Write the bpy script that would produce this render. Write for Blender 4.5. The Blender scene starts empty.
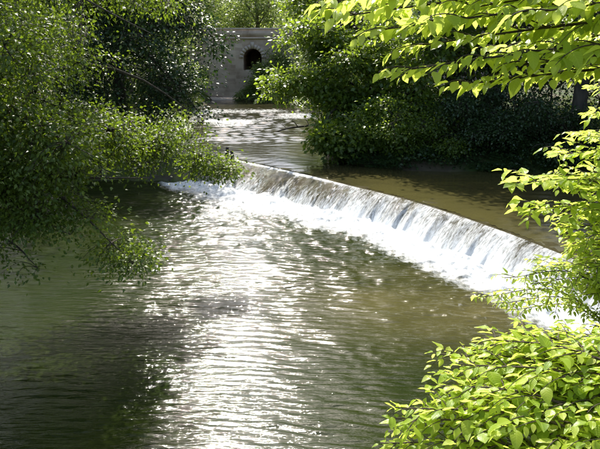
import bpy, math, random
import numpy as np
from mathutils import Matrix, Vector
R = math.radians
rng = np.random.default_rng(7)
random.seed(7)
scene = bpy.context.scene
COL = scene.collection

# ---------------------------------------------------------------- camera, sky, sun, exposure
cam_data = bpy.data.cameras.new('camera')
cam = bpy.data.objects.new('camera', cam_data); COL.objects.link(cam)
cam_data.sensor_width = 36.0; cam_data.lens = 39.0
cam_data.clip_start = 0.05; cam_data.clip_end = 2000
cam.location = (0, 0, 5.0); cam.rotation_euler = (R(90 - 15.03), 0, 0)
scene.camera = cam

SUN_EL, SUN_AZ = 49.0, -10.3          # azimuth from +Y towards +X
world = bpy.data.worlds.new('World'); scene.world = world; world.use_nodes = True
wn = world.node_tree.nodes; wl = world.node_tree.links
sky = wn.new('ShaderNodeTexSky'); sky.sky_type = 'NISHITA'; sky.sun_disc = False
sky.sun_elevation = R(SUN_EL); sky.sun_rotation = R(SUN_AZ)
sky.air_density = 1.0; sky.dust_density = 3.0; sky.ozone_density = 1.0
wl.new(sky.outputs[0], wn['Background'].inputs[0]); wn['Background'].inputs[1].default_value = 0.15

sd = bpy.data.lights.new('sun', 'SUN'); sd.energy = 5.0; sd.angle = R(0.53); sd.color = (1.0, 0.95, 0.86)
sun = bpy.data.objects.new('sun', sd); COL.objects.link(sun)
sv = Vector((math.sin(R(SUN_AZ)) * math.cos(R(SUN_EL)), math.cos(R(SUN_AZ)) * math.cos(R(SUN_EL)), math.sin(R(SUN_EL))))
sun.rotation_euler = sv.to_track_quat('Z', 'Y').to_euler(); sun.location = sv * 60

scene.view_settings.view_transform = 'Standard'; scene.view_settings.look = 'None'
scene.view_settings.exposure = 1.1; scene.view_settings.gamma = 1.0
scene.view_settings.use_curve_mapping = False
scene.cycles.use_denoising = True
scene.cycles.max_bounces = 8; scene.cycles.transmission_bounces = 6; scene.cycles.transparent_max_bounces = 6
scene.cycles.diffuse_bounces = 4; scene.cycles.glossy_bounces = 4
scene.cycles.sample_clamp_indirect = 6.0
scene.cycles.caustics_reflective = False; scene.cycles.caustics_refractive = False

# ---------------------------------------------------------------- helpers
def tag(o, label=None, cat=None, group=None, kind=None):
    if label: o['label'] = label
    if cat: o['category'] = cat
    if group: o['group'] = group
    if kind: o['kind'] = kind
    return o

def link(o, parent=None):
    COL.objects.link(o)
    if parent is not None: o.parent = parent
    return o

def empty(name, loc):
    o = bpy.data.objects.new(name, None); COL.objects.link(o); o.location = loc
    o.empty_display_size = 0.2
    return o

def np_mesh(name, V, faces_list, uv=None, attrs=None, smooth=False, mat=None):
    """V (n,3); faces_list: arrays of (m,k) vertex indices"""
    me = bpy.data.meshes.new(name)
    V = np.asarray(V, dtype=np.float32)
    me.vertices.add(len(V)); me.vertices.foreach_set('co', V.ravel())
    loops = np.concatenate([np.asarray(f).ravel() for f in faces_list]).astype(np.int32)
    totals = np.concatenate([np.full(len(f), np.asarray(f).shape[1]) for f in faces_list]).astype(np.int32)
    starts = np.concatenate([[0], np.cumsum(totals)[:-1]]).astype(np.int32)
    me.loops.add(len(loops)); me.loops.foreach_set('vertex_index', loops)
    me.polygons.add(len(totals)); me.polygons.foreach_set('loop_start', starts); me.polygons.foreach_set('loop_total', totals)
    if smooth: me.polygons.foreach_set('use_smooth', np.ones(len(totals), dtype=bool))
    me.update(calc_edges=True)
    if uv is not None:
        l = me.uv_layers.new(name='UVMap'); l.data.foreach_set('uv', np.asarray(uv, dtype=np.float32)[loops].ravel())
    for k, a in (attrs or {}).items():
        at = me.attributes.new(k, 'FLOAT', 'POINT'); at.data.foreach_set('value', np.asarray(a, dtype=np.float32))
    me.validate(clean_customdata=False)
    if mat: me.materials.append(mat)
    return me

def hash3(i, j, k, seed=0):
    h = (i.astype(np.int64) * 374761393 + j.astype(np.int64) * 668265263 + k.astype(np.int64) * 2147483647 + seed * 144665) & 0xffffffff
    h = ((h ^ (h >> 13)) * 1274126177) & 0xffffffff
    h = h ^ (h >> 16)
    return (h & 0xffff) / 65535.0

def vnoise(x, y, z=None, seed=0):
    x = np.asarray(x, float); y = np.asarray(y, float)
    z = np.zeros_like(x) if z is None else np.asarray(z, float)
    xi, yi, zi = np.floor(x).astype(int), np.floor(y).astype(int), np.floor(z).astype(int)
    fx, fy, fz = x - xi, y - yi, z - zi
    fx, fy, fz = [t * t * (3 - 2 * t) for t in (fx, fy, fz)]
    r = 0
    for a in (0, 1):
        for b in (0, 1):
            for c in (0, 1):
                w = (fx if a else 1 - fx) * (fy if b else 1 - fy) * (fz if c else 1 - fz)
                r = r + w * hash3(xi + a, yi + b, zi + c, seed)
    return r

def sstep(a, b, x):
    t = np.clip((x - a) / (b - a), 0, 1); return t * t * (3 - 2 * t)

def catmull(P, n):
    P = np.asarray(P, float); d = len(P)
    A = np.vstack([2 * P[0] - P[1], P, 2 * P[-1] - P[-2]])
    out = []
    for t in np.linspace(0, d - 1 - 1e-6, n):
        i = int(t); u = t - i
        p0, p1, p2, p3 = A[i:i + 4]
        out.append(0.5 * (2 * p1 + (p2 - p0) * u + (2 * p0 - 5 * p1 + 4 * p2 - p3) * u * u + (3 * p1 - 3 * p2 + p3 - p0) * u ** 3))
    return np.array(out)

def tube_arrays(P, r, sides=6):
    """tube round a polyline; P (n,3), r (n,)"""
    P = np.asarray(P, float); n = len(P); r = np.asarray(r, float)
    T = np.gradient(P, axis=0); T /= np.linalg.norm(T, axis=1)[:, None] + 1e-9
    ref = np.array([0, 0, 1.0]) if abs(T[0, 2]) < 0.9 else np.array([1.0, 0, 0])
    A = np.cross(T, ref); A /= np.linalg.norm(A, axis=1)[:, None] + 1e-9
    B = np.cross(T, A)
    th = np.arange(sides) / sides * 2 * math.pi
    V = P[:, None] + r[:, None, None] * (np.cos(th)[None, :, None] * A[:, None] + np.sin(th)[None, :, None] * B[:, None])
    V = V.reshape(-1, 3)
    i = np.arange(n - 1)[:, None] * sides; j = np.arange(sides)[None]
    F = np.stack([i + j, i + (j + 1) % sides, i + sides + (j + 1) % sides, i + sides + j], -1).reshape(-1, 4)
    return V, F

class Bag:
    """collects tubes and other quads into one mesh"""
    def __init__(s): s.V = []; s.F = []; s.n = 0
    def add(s, V, F): s.V.append(V); s.F.append(np.asarray(F) + s.n); s.n += len(V)
    def tube(s, P, r, sides=6): s.add(*tube_arrays(P, r, sides))
    def mesh(s, name, mat, smooth=True): return np_mesh(name, np.vstack(s.V), [np.vstack(s.F)], smooth=smooth, mat=mat)

def obj(name, me, parent=None, base=None):
    o = bpy.data.objects.new(name, me); link(o, parent)
    if parent is not None: o.location = tuple(-np.array(parent.location))
    return o

# ---------------------------------------------------------------- materials
def new_mat(name):
    m = bpy.data.materials.new(name); m.use_nodes = True
    nt = m.node_tree
    return m, nt.nodes, nt.links, nt.nodes['Principled BSDF'], nt.nodes['Material Output']

def node(ns, t, **kw):
    n = ns.new(t)
    for k, v in kw.items(): setattr(n, k, v)
    return n

def ramp(ns, stops):
    r = ns.new('ShaderNodeValToRGB'); e = r.color_ramp.elements
    while len(e) < len(stops): e.new(0.5)
    for i, (p, c) in enumerate(stops):
        e[i].position = p; e[i].color = (*c, 1)
    return r

def leaf_mat(name, cols, trans_col, trans=0.45, rough=0.42, per_object=False, spec=0.4):
    m, ns, ls, bs, out = new_mat(name)
    rp = ramp(ns, [(i / (len(cols) - 1), c) for i, c in enumerate(cols)])
    if per_object:
        src = node(ns, 'ShaderNodeObjectInfo'); s = src.outputs['Random']
    else:
        src = node(ns, 'ShaderNodeAttribute', attribute_name='rnd'); s = src.outputs['Fac']
    ls.new(s, rp.inputs[0])
    # veins: paler midrib and side veins in leaf UV
    uv = node(ns, 'ShaderNodeUVMap')
    sep = node(ns, 'ShaderNodeSeparateXYZ'); ls.new(uv.outputs[0], sep.inputs[0])
    ab = node(ns, 'ShaderNodeMath', operation='ABSOLUTE'); ls.new(sep.outputs[1], ab.inputs[0])
    dg = node(ns, 'ShaderNodeMath', operation='MULTIPLY_ADD'); ls.new(ab.outputs[0], dg.inputs[0]); dg.inputs[1].default_value = -0.9; ls.new(sep.outputs[0], dg.inputs[2])
    fr = node(ns, 'ShaderNodeMath', operation='MULTIPLY'); ls.new(dg.outputs[0], fr.inputs[0]); fr.inputs[1].default_value = 44.0
    sn = node(ns, 'ShaderNodeMath', operation='SINE'); ls.new(fr.outputs[0], sn.inputs[0])
    mr = node(ns, 'ShaderNodeMapRange'); ls.new(sn.outputs[0], mr.inputs[0]); mr.inputs[1].default_value = 0.55; mr.inputs[2].default_value = 1.0
    mid = node(ns, 'ShaderNodeMapRange'); ls.new(ab.outputs[0], mid.inputs[0]); mid.inputs[1].default_value = 0.05; mid.inputs[2].default_value = 0.0
    mx = node(ns, 'ShaderNodeMath', operation='MAXIMUM'); ls.new(mr.outputs[0], mx.inputs[0]); ls.new(mid.outputs[0], mx.inputs[1])
    vs = node(ns, 'ShaderNodeMath', operation='MULTIPLY'); ls.new(mx.outputs[0], vs.inputs[0]); vs.inputs[1].default_value = 0.35
    mixc = node(ns, 'ShaderNodeMix', data_type='RGBA'); ls.new(vs.outputs[0], mixc.inputs[0]); ls.new(rp.outputs[0], mixc.inputs[6])
    mixc.inputs[7].default_value = (*[min(1, c * 1.5 + 0.03) for c in cols[-1]], 1)
    ls.new(mixc.outputs[2], bs.inputs['Base Color'])
    bs.inputs['Roughness'].default_value = rough; bs.inputs['Specular IOR Level'].default_value = spec
    bmp = node(ns, 'ShaderNodeBump'); bmp.inputs['Strength'].default_value = 0.35; bmp.inputs['Distance'].default_value = 0.003
    ls.new(mx.outputs[0], bmp.inputs['Height']); ls.new(bmp.outputs[0], bs.inputs['Normal'])
    tr = node(ns, 'ShaderNodeBsdfTranslucent')
    rp2 = ramp(ns, [(0, tuple(c * 0.72 for c in trans_col)), (1, trans_col)]); ls.new(s, rp2.inputs[0]); ls.new(rp2.outputs[0], tr.inputs[0])
    ms = node(ns, 'ShaderNodeMixShader'); ms.inputs[0].default_value = trans
    ls.new(bs.outputs[0], ms.inputs[1]); ls.new(tr.outputs[0], ms.inputs[2]); ls.new(ms.outputs[0], out.inputs[0])
    return m

M = {}
M['leaf_big'] = leaf_mat('young_lime_leaf', [(0.11, 0.22, 0.015), (0.25, 0.37, 0.025), (0.33, 0.42, 0.04), (0.42, 0.46, 0.08)], (0.82, 0.95, 0.15), 0.6, 0.36, per_object=True)
M['leaf_big_stuff'] = leaf_mat('young_lime_leaf_joined', [(0.11, 0.22, 0.015), (0.25, 0.37, 0.025), (0.33, 0.42, 0.04), (0.42, 0.46, 0.08)], (0.82, 0.95, 0.15), 0.6, 0.36)
M['leaf_near'] = leaf_mat('olive_green_leaf', [(0.018, 0.034, 0.007), (0.05, 0.085, 0.012), (0.145, 0.185, 0.025)], (0.25, 0.37, 0.02), 0.36, 0.4, spec=0.35)
M['leaf_mid'] = leaf_mat('mid_green_leaf', [(0.03, 0.065, 0.012), (0.075, 0.125, 0.02), (0.16, 0.21, 0.035)], (0.34, 0.48, 0.035), 0.46, 0.34, spec=0.5)
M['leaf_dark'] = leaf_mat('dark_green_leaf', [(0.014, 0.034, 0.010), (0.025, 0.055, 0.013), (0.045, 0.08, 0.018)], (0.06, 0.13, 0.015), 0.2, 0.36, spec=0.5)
M['leaf_pale'] = leaf_mat('pale_green_leaf', [(0.08, 0.13, 0.03), (0.12, 0.18, 0.04), (0.17, 0.22, 0.06)], (0.32, 0.42, 0.07), 0.42, 0.45)
M['grass'] = leaf_mat('grass_blade', [(0.06, 0.10, 0.015), (0.10, 0.15, 0.02), (0.16, 0.20, 0.03)], (0.25, 0.34, 0.03), 0.35, 0.5)

def bark_mat(name, c0, c1, scale=8):
    m, ns, ls, bs, out = new_mat(name)
    tc = node(ns, 'ShaderNodeTexCoord'); mp = node(ns, 'ShaderNodeMapping'); mp.inputs['Scale'].default_value = (1, 1, 0.25)
    ls.new(tc.outputs['Object'], mp.inputs[0])
    n = node(ns, 'ShaderNodeTexNoise'); n.inputs['Scale'].default_value = scale; n.inputs['Detail'].default_value = 8; ls.new(mp.outputs[0], n.inputs[0])
    rp = ramp(ns, [(0.3, c0), (0.7, c1)]); ls.new(n.outputs[0], rp.inputs[0]); ls.new(rp.outputs[0], bs.inputs['Base Color'])
    bs.inputs['Roughness'].default_value = 0.85
    b = node(ns, 'ShaderNodeBump'); b.inputs['Strength'].default_value = 0.8; b.inputs['Distance'].default_value = 0.03
    ls.new(n.outputs[0], b.inputs['Height']); ls.new(b.outputs[0], bs.inputs['Normal'])
    return m
M['bark'] = bark_mat('dark_bark', (0.025, 0.02, 0.014), (0.09, 0.07, 0.05))
M['twig'] = bark_mat('twig_bark', (0.03, 0.022, 0.014), (0.07, 0.05, 0.03), 20)
M['deadwood'] = bark_mat('wet_dead_wood', (0.02, 0.016, 0.012), (0.07, 0.055, 0.04), 14)

def water_nodes(m, ns, ls, bs, out, body, bump_scale, bump_dist, foam_soft=0.42, brown_tint=None):
    """murky river water: dark suspended body colour + clear reflecting surface + foam where the 'foam' attribute asks for it"""
    tc = node(ns, 'ShaderNodeTexCoord')
    mp = node(ns, 'ShaderNodeMapping'); mp.inputs['Rotation'].default_value = (0, 0, 0.08); mp.inputs['Scale'].default_value = (0.2, 1.0, 1)
    ls.new(tc.outputs['Object'], mp.inputs[0])
    n1 = node(ns, 'ShaderNodeTexNoise'); n1.inputs['Scale'].default_value = bump_scale; n1.inputs['Detail'].default_value = 4; n1.inputs['Roughness'].default_value = 0.55; ls.new(mp.outputs[0], n1.inputs[0])
    b = node(ns, 'ShaderNodeBump'); b.inputs['Strength'].default_value = 1.0; b.inputs['Distance'].default_value = bump_dist
    ls.new(n1.outputs[0], b.inputs['Height'])
    nb = node(ns, 'ShaderNodeTexNoise'); nb.inputs['Scale'].default_value = 0.35; nb.inputs['Detail'].default_value = 3; ls.new(tc.outputs['Object'], nb.inputs[0])
    rb = ramp(ns, [(0.35, body[0]), (0.65, body[1])]); ls.new(nb.outputs[0], rb.inputs[0])
    bc = rb.outputs[0]
    if brown_tint:
        sa = node(ns, 'ShaderNodeAttribute', attribute_name='brown_tint'); sm = node(ns, 'ShaderNodeMix', data_type='RGBA')
        ls.new(sa.outputs['Fac'], sm.inputs[0]); ls.new(bc, sm.inputs[6]); sm.inputs[7].default_value = (*brown_tint, 1); bc = sm.outputs[2]
    ls.new(bc, bs.inputs['Base Color']); ls.new(b.outputs[0], bs.inputs['Normal'])
    bs.inputs['Roughness'].default_value = 0.06; bs.inputs['IOR'].default_value = 1.33; bs.inputs['Specular IOR Level'].default_value = 0.5
    fb = node(ns, 'ShaderNodeBsdfPrincipled'); fb.inputs['Base Color'].default_value = (0.78, 0.80, 0.81, 1); fb.inputs['Roughness'].default_value = 0.6
    fb.inputs['Specular IOR Level'].default_value = 0.25
    nf = node(ns, 'ShaderNodeTexNoise'); nf.inputs['Scale'].default_value = 11.0; nf.inputs['Detail'].default_value = 6; nf.inputs['Roughness'].default_value = 0.7; ls.new(tc.outputs['Object'], nf.inputs[0])
    rf = ramp(ns, [(0.3, (0.24, 0.26, 0.25)), (0.62, (0.78, 0.80, 0.81))]); ls.new(nf.outputs[0], rf.inputs[0]); ls.new(rf.outputs[0], fb.inputs['Base Color'])
    at = node(ns, 'ShaderNodeAttribute', attribute_name='foam')
    mp2 = node(ns, 'ShaderNodeMapping'); mp2.inputs['Rotation'].default_value = (0, 0, 0.2); mp2.inputs['Scale'].default_value = (1.0, 0.75, 1)
    ls.new(tc.outputs['Object'], mp2.inputs[0])
    n2 = node(ns, 'ShaderNodeTexNoise'); n2.inputs['Scale'].default_value = 5.0; n2.inputs['Detail'].default_value = 9; n2.inputs['Roughness'].default_value = 0.68; ls.new(mp2.outputs[0], n2.inputs[0])
    ad = node(ns, 'ShaderNodeMath', operation='ADD'); ls.new(n2.outputs[0], ad.inputs[0]); ls.new(at.outputs['Fac'], ad.inputs[1])
    mr = node(ns, 'ShaderNodeMapRange'); ls.new(ad.outputs[0], mr.inputs[0]); mr.inputs[1].default_value = 0.86; mr.inputs[2].default_value = 0.86 + foam_soft
    fbump = node(ns, 'ShaderNodeBump'); fbump.inputs['Strength'].default_value = 0.9; fbump.inputs['Distance'].default_value = 0.06
    ls.new(n2.outputs[0], fbump.inputs['Height']); ls.new(fbump.outputs[0], fb.inputs['Normal'])
    ms = node(ns, 'ShaderNodeMixShader'); ls.new(mr.outputs[0], ms.inputs[0]); ls.new(bs.outputs[0], ms.inputs[1]); ls.new(fb.outputs[0], ms.inputs[2])
    ls.new(ms.outputs[0], out.inputs[0])

m = new_mat('pool_water'); water_nodes(*m, body=((0.009, 0.016, 0.002), (0.014, 0.020, 0.003)), bump_scale=15.0, bump_dist=0.022, brown_tint=(0.075, 0.066, 0.024)); M['pool'] = m[0]
m = new_mat('upper_water'); water_nodes(*m, body=((0.022, 0.021, 0.010), (0.032, 0.029, 0.014)), bump_scale=6.0, bump_dist=0.014, brown_tint=(0.060, 0.054, 0.018)); M['upper'] = m[0]

def sheet_material():
    m, ns, ls, bs, out = new_mat('falling_water')
    uv = node(ns, 'ShaderNodeUVMap')
    mp = node(ns, 'ShaderNodeMapping'); mp.inputs['Scale'].default_value = (1.0, 0.42, 1); ls.new(uv.outputs[0], mp.inputs[0])
    n = node(ns, 'ShaderNodeTexNoise'); n.inputs['Scale'].default_value = 16.0; n.inputs['Detail'].default_value = 9; n.inputs['Roughness'].default_value = 0.78; ls.new(mp.outputs[0], n.inputs[0])
    at = node(ns, 'ShaderNodeAttribute', attribute_name='foam')
    ad = node(ns, 'ShaderNodeMath', operation='ADD'); ls.new(n.outputs[0], ad.inputs[0]); ls.new(at.outputs['Fac'], ad.inputs[1])
    mr = node(ns, 'ShaderNodeMapRange'); ls.new(ad.outputs[0], mr.inputs[0]); mr.inputs[1].default_value = 0.76; mr.inputs[2].default_value = 1.02
    bs.inputs['Base Color'].default_value = (0.06, 0.052, 0.02, 1); bs.inputs['Roughness'].default_value = 0.08; bs.inputs['IOR'].default_value = 1.33
    b = node(ns, 'ShaderNodeBump'); b.inputs['Strength'].default_value = 1.0; b.inputs['Distance'].default_value = 0.05
    ls.new(n.outputs[0], b.inputs['Height']); ls.new(b.outputs[0], bs.inputs['Normal'])
    fb = node(ns, 'ShaderNodeBsdfPrincipled'); fb.inputs['Base Color'].default_value = (0.70, 0.73, 0.75, 1); fb.inputs['Roughness'].default_value = 0.5
    ls.new(b.outputs[0], fb.inputs['Normal'])
    ms = node(ns, 'ShaderNodeMixShader'); ls.new(mr.outputs[0], ms.inputs[0]); ls.new(bs.outputs[0], ms.inputs[1]); ls.new(fb.outputs[0], ms.inputs[2])
    ls.new(ms.outputs[0], out.inputs[0])
    return m
M['sheet'] = sheet_material()

def stone_mat(name, cols, scale, moss=None, rough=0.85, wet=False, brick=None):
    m, ns, ls, bs, out = new_mat(name)
    tc = node(ns, 'ShaderNodeTexCoord')
    n = node(ns, 'ShaderNodeTexNoise'); n.inputs['Scale'].default_value = scale; n.inputs['Detail'].default_value = 8; n.inputs['Roughness'].default_value = 0.6
    ls.new(tc.outputs['Object'], n.inputs[0])
    rp = ramp(ns, [(0.3 + 0.4 * i / (len(cols) - 1), c) for i, c in enumerate(cols)]); ls.new(n.outputs[0], rp.inputs[0])
    col = rp.outputs[0]; height = n.outputs[0]
    if brick:
        mp = node(ns, 'ShaderNodeMapping'); mp.inputs['Rotation'].default_value = (R(90), 0, 0); dn = node(ns, 'ShaderNodeTexNoise'); dn.inputs['Scale'].default_value = 1.6; ls.new(tc.outputs['Object'], dn.inputs[0]); dv = node(ns, 'ShaderNodeMix', data_type='RGBA', blend_type='LINEAR_LIGHT'); dv.inputs[0].default_value = 0.16; ls.new(tc.outputs['Object'], dv.inputs[6]); ls.new(dn.outputs[1], dv.inputs[7]); ls.new(dv.outputs[2], mp.inputs[0])
        bk = node(ns, 'ShaderNodeTexBrick'); ls.new(mp.outputs[0], bk.inputs[0])
        bk.inputs['Scale'].default_value = 1.0; bk.inputs['Brick Width'].default_value = brick[0]; bk.inputs['Row Height'].default_value = brick[1]
        bk.inputs['Mortar Size'].default_value = 0.018; bk.inputs['Color1'].default_value = (1, 1, 1, 1); bk.inputs['Color2'].default_value = (0.72, 0.68, 0.66, 1); bk.inputs['Mortar'].default_value = (0.92, 0.9, 0.88, 1); bk.offset_frequency = 3; bk.squash = 1.4; bk.squash_frequency = 3
        mu = node(ns, 'ShaderNodeMix', data_type='RGBA', blend_type='MULTIPLY'); mu.inputs[0].default_value = 1.0
        ls.new(col, mu.inputs[6]); ls.new(bk.outputs[0], mu.inputs[7]); col = mu.outputs[2]
    if moss:
        n2 = node(ns, 'ShaderNodeTexNoise'); n2.inputs['Scale'].default_value = scale * 0.5; n2.inputs['Detail'].default_value = 6; ls.new(tc.outputs['Object'], n2.inputs[0])
        mr = node(ns, 'ShaderNodeMapRange'); ls.new(n2.outputs[0], mr.inputs[0]); mr.inputs[1].default_value = 0.42; mr.inputs[2].default_value = 0.56
        mx = node(ns, 'ShaderNodeMix', data_type='RGBA'); ls.new(mr.outputs[0], mx.inputs[0]); ls.new(col, mx.inputs[6]); mx.inputs[7].default_value = (*moss, 1); col = mx.outputs[2]
    ls.new(col, bs.inputs['Base Color']); bs.inputs['Roughness'].default_value = 0.3 if wet else rough; bs.inputs['Specular IOR Level'].default_value = 0.2
    b = node(ns, 'ShaderNodeBump'); b.inputs['Strength'].default_value = 0.7; b.inputs['Distance'].default_value = 0.05
    ls.new(height, b.inputs['Height']); ls.new(b.outputs[0], bs.inputs['Normal'])
    return m
M['weir'] = stone_mat('wet_mossy_stone', [(0.025, 0.022, 0.016), (0.05, 0.045, 0.033), (0.09, 0.08, 0.06)], 3.0, moss=(0.045, 0.06, 0.012), rough=0.5)
M['rock'] = stone_mat('river_rock', [(0.07, 0.06, 0.05), (0.14, 0.12, 0.10), (0.22, 0.19, 0.16)], 4.0, moss=(0.05, 0.07, 0.02), rough=0.6)
M['bridge'] = stone_mat('pinkish_sandstone', [(0.44, 0.33, 0.27), (0.62, 0.48, 0.41), (0.72, 0.58, 0.50)], 0.6, brick=(0.62, 0.29))
M['bridge_trim'] = stone_mat('pale_sandstone', [(0.46, 0.37, 0.31), (0.60, 0.49, 0.42)], 2.0)
M['soil'] = stone_mat('bank_soil', [(0.030, 0.024, 0.014), (0.06, 0.048, 0.028), (0.10, 0.08, 0.045)], 1.5, moss=(0.035, 0.055, 0.012))

# ---------------------------------------------------------------- river geometry in plan
CREST_PTS = [(-8.2, 27.6), (-5.2, 27.2), (-2.9, 26.1), (0, 22.86), (1.62, 20.71), (2.98, 18.91), (4.05, 17.05), (4.89, 15.31), (5.41, 14.03), (5.85, 12.81), (6.5, 11.2)]
CREST = catmull(CREST_PTS, 400)
seg = np.r_[0, np.cumsum(np.linalg.norm(np.diff(CREST, axis=0), axis=1))]
SLEN = seg[-1]
NS = 420
sv_ = np.linspace(0, SLEN, NS)
CREST = np.stack([np.interp(sv_, seg, CREST[:, 0]), np.interp(sv_, seg, CREST[:, 1])], 1)
TAN = np.gradient(CREST, axis=0); TAN /= np.linalg.norm(TAN, axis=1)[:, None]
for _ in range(30):
    TAN[1:-1] = (TAN[:-2] + TAN[1:-1] + TAN[2:]) / 3
TAN /= np.linalg.norm(TAN, axis=1)[:, None]
NRM = np.stack([TAN[:, 1], -TAN[:, 0]], 1)      # downstream side
ZUP = 0.8
s_of_x = lambda x: float(np.interp(x, CREST[:, 0], sv_))
FALLW = np.interp(sv_, [0, s_of_x(-5.0), s_of_x(-2.5), s_of_x(0.5), s_of_x(3), SLEN], [2.6, 2.5, 1.7, 1.15, 0.85, 0.7])

LOWER = np.array([(-8.6, 27.5), (-2.9, 26.1), (0, 22.9), (2.98, 18.9), (4.9, 15.3), (5.85, 12.8), (6.6, 11.2), (6.3, 8.6), (4.6, 6.6), (2.2, 5.0), (0.2, 2.6), (-1.6, -1), (-3, -8), (-4, -40), (-12, -40), (-10.5, -8), (-9.2, 4), (-9.0, 12), (-8.8, 20)])
UPPER = np.array([(-8.6, 26.5), (-2.9, 25.5), (0, 22.2), (2.98, 18.3), (4.9, 14.8), (5.85, 12.2), (7.2, 11.6), (9.4, 13.8), (10.6, 18), (10.3, 21.2), (8.6, 22.7), (6.0, 23.1), (3.6, 23.3), (2.0, 24.2), (1.2, 27), (1.4, 33), (1.3, 42), (0.2, 50), (-0.8, 53.5), (-2.4, 55.2), (-4.6, 55.9), (-5.6, 56.4), (-5.6, 66), (-5.6, 90), (-9, 90), (-7.6, 66), (-7.6, 56), (-7.4, 46), (-6.4, 38), (-5.7, 33), (-6.2, 30), (-8.0, 28.4)])

def poly_sd(x, y, P):
    """signed distance to a polygon, negative inside"""
    x = np.asarray(x, float); y = np.asarray(y, float)
    d = np.full(x.shape, 1e9); ins = np.zeros(x.shape, bool)
    for (x0, y0), (x1, y1) in zip(P, np.roll(P, -1, axis=0)):
        ex, ey = x1 - x0, y1 - y0
        t = np.clip(((x - x0) * ex + (y - y0) * ey) / (ex * ex + ey * ey), 0, 1)
        d = np.minimum(d, (x - x0 - t * ex) ** 2 + (y - y0 - t * ey) ** 2)
        c = (y0 > y) != (y1 > y)
        ins ^= c & (x < ex * (y - y0) / ((y1 - y0) if abs(y1 - y0) > 1e-9 else 1e-9) + x0)
    d = np.sqrt(d)
    return np.where(ins, -d, d)

def crest_sd(x, y):
    """signed distance to the crest (positive downstream) and arc position"""
    x = np.asarray(x, float).ravel(); y = np.asarray(y, float).ravel()
    D = np.empty(len(x)); S = np.empty(len(x))
    Cs = CREST[::3]; Nn = NRM[::3]; ss = sv_[::3]
    for a in range(0, len(x), 20000):
        dx = x[a:a + 20000, None] - Cs[None, :, 0]; dy = y[a:a + 20000, None] - Cs[None, :, 1]
        k = np.argmin(dx * dx + dy * dy, 1); r = np.arange(len(k))
        D[a:a + 20000] = np.hypot(dx[r, k], dy[r, k]) * np.sign(dx[r, k] * Nn[k, 0] + dy[r, k] * Nn[k, 1])
        S[a:a + 20000] = ss[k]
    return D, S

def ground_z(x, y):
    x = np.atleast_1d(np.asarray(x, float)); y = np.atleast_1d(np.asarray(y, float)); shp = x.shape
    lo = poly_sd(x, y, LOWER); up = poly_sd(x, y, UPPER)
    d = np.minimum(lo, up) + (vnoise(x * 0.7, y * 0.7, seed=3) - 0.5) * 0.5
    D, S = crest_sd(x, y); D = D.reshape(shp)
    level = ZUP * np.maximum(sstep(0.6, -1.0, D), sstep(1.8, 0.4, up))
    level = np.where(lo < 0, np.where(D < -0.6, ZUP, 0), np.where(up < 0, ZUP, level))
    near = sstep(9.0, 3.0, np.hypot(x, y))
    slope = 0.42 + 0.9 * near; top = 1.3 + 2.3 * near + 1.2 * sstep(14, 40, np.abs(x)) + 0.8 * vnoise(x * .12, y * .12, seed=5)
    z = level + np.where(d > 0, top * (1 - np.exp(-d * slope / top * 1.4)) + 0.16 * sstep(0, 0.25, d), np.maximum(d * 0.8, -0.75))
    z = z + np.where(d > 0.2, (vnoise(x * 1.7, y * 1.7, seed=8) - 0.5) * 0.18, 0)
    return z

def gz(x, y): return float(ground_z([x], [y])[0])

# ---------------------------------------------------------------- ground
def stretch(a, b, step, far):
    core = np.arange(a, b + 1e-6, step)
    ext = np.array([1.5, 4, 9, 18, 35, 70, 140, 300, 600]); ext = ext[ext < far]
    return np.concatenate([a - ext[::-1], core, b + ext])
gx = stretch(-26, 26, 0.33, 700); gy = stretch(-8, 92, 0.36, 700)
X, Y = np.meshgrid(gx, gy)
Z = ground_z(X, Y)
nx, ny = len(gx), len(gy)
i = (np.arange(ny - 1)[:, None] * nx + np.arange(nx - 1)[None]).ravel()
F = np.stack([i, i + 1, i + nx + 1, i + nx], 1)
g = obj('ground', np_mesh('ground', np.stack([X.ravel(), Y.ravel(), Z.ravel()], 1), [F], smooth=True, mat=M['soil']))
tag(g, kind='structure')

# ---------------------------------------------------------------- water surfaces
def waves(x, y, n, lmin, lmax, slope, main, spread, seed):
    r = np.random.default_rng(seed); z = np.zeros_like(x)
    for k in range(n):
        L = math.exp(r.uniform(math.log(lmin), math.log(lmax))); th = main + r.normal() * spread
        a = slope * L / (2 * math.pi) * math.sqrt(2.0 / n); kx, ky = 2 * math.pi / L * math.cos(th), 2 * math.pi / L * math.sin(th)
        wob = 0.6 * np.sin(0.9 * x + r.uniform(0, 6)) + 0.6 * np.sin(0.7 * y + r.uniform(0, 6))
        z += a * np.sin(kx * x + ky * y + r.uniform(0, 6.28) + wob)
    return z

def grid_mesh(name, X, Y, Z, keep, attrs, mat):
    ny, nx = X.shape
    i = (np.arange(ny - 1)[:, None] * nx + np.arange(nx - 1)[None]).ravel()
    F = np.stack([i, i + 1, i + nx + 1, i + nx], 1)
    F = F[keep.ravel()[F].any(1)]
    used = np.unique(F); mp = np.full(X.size, -1); mp[used] = np.arange(len(used)); F = mp[F]
    V = np.stack([X.ravel(), Y.ravel(), Z.ravel()], 1)[used]
    return np_mesh(name, V, [F], attrs={k: a.ravel()[used] for k, a in attrs.items()}, smooth=True, mat=mat)

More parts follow.
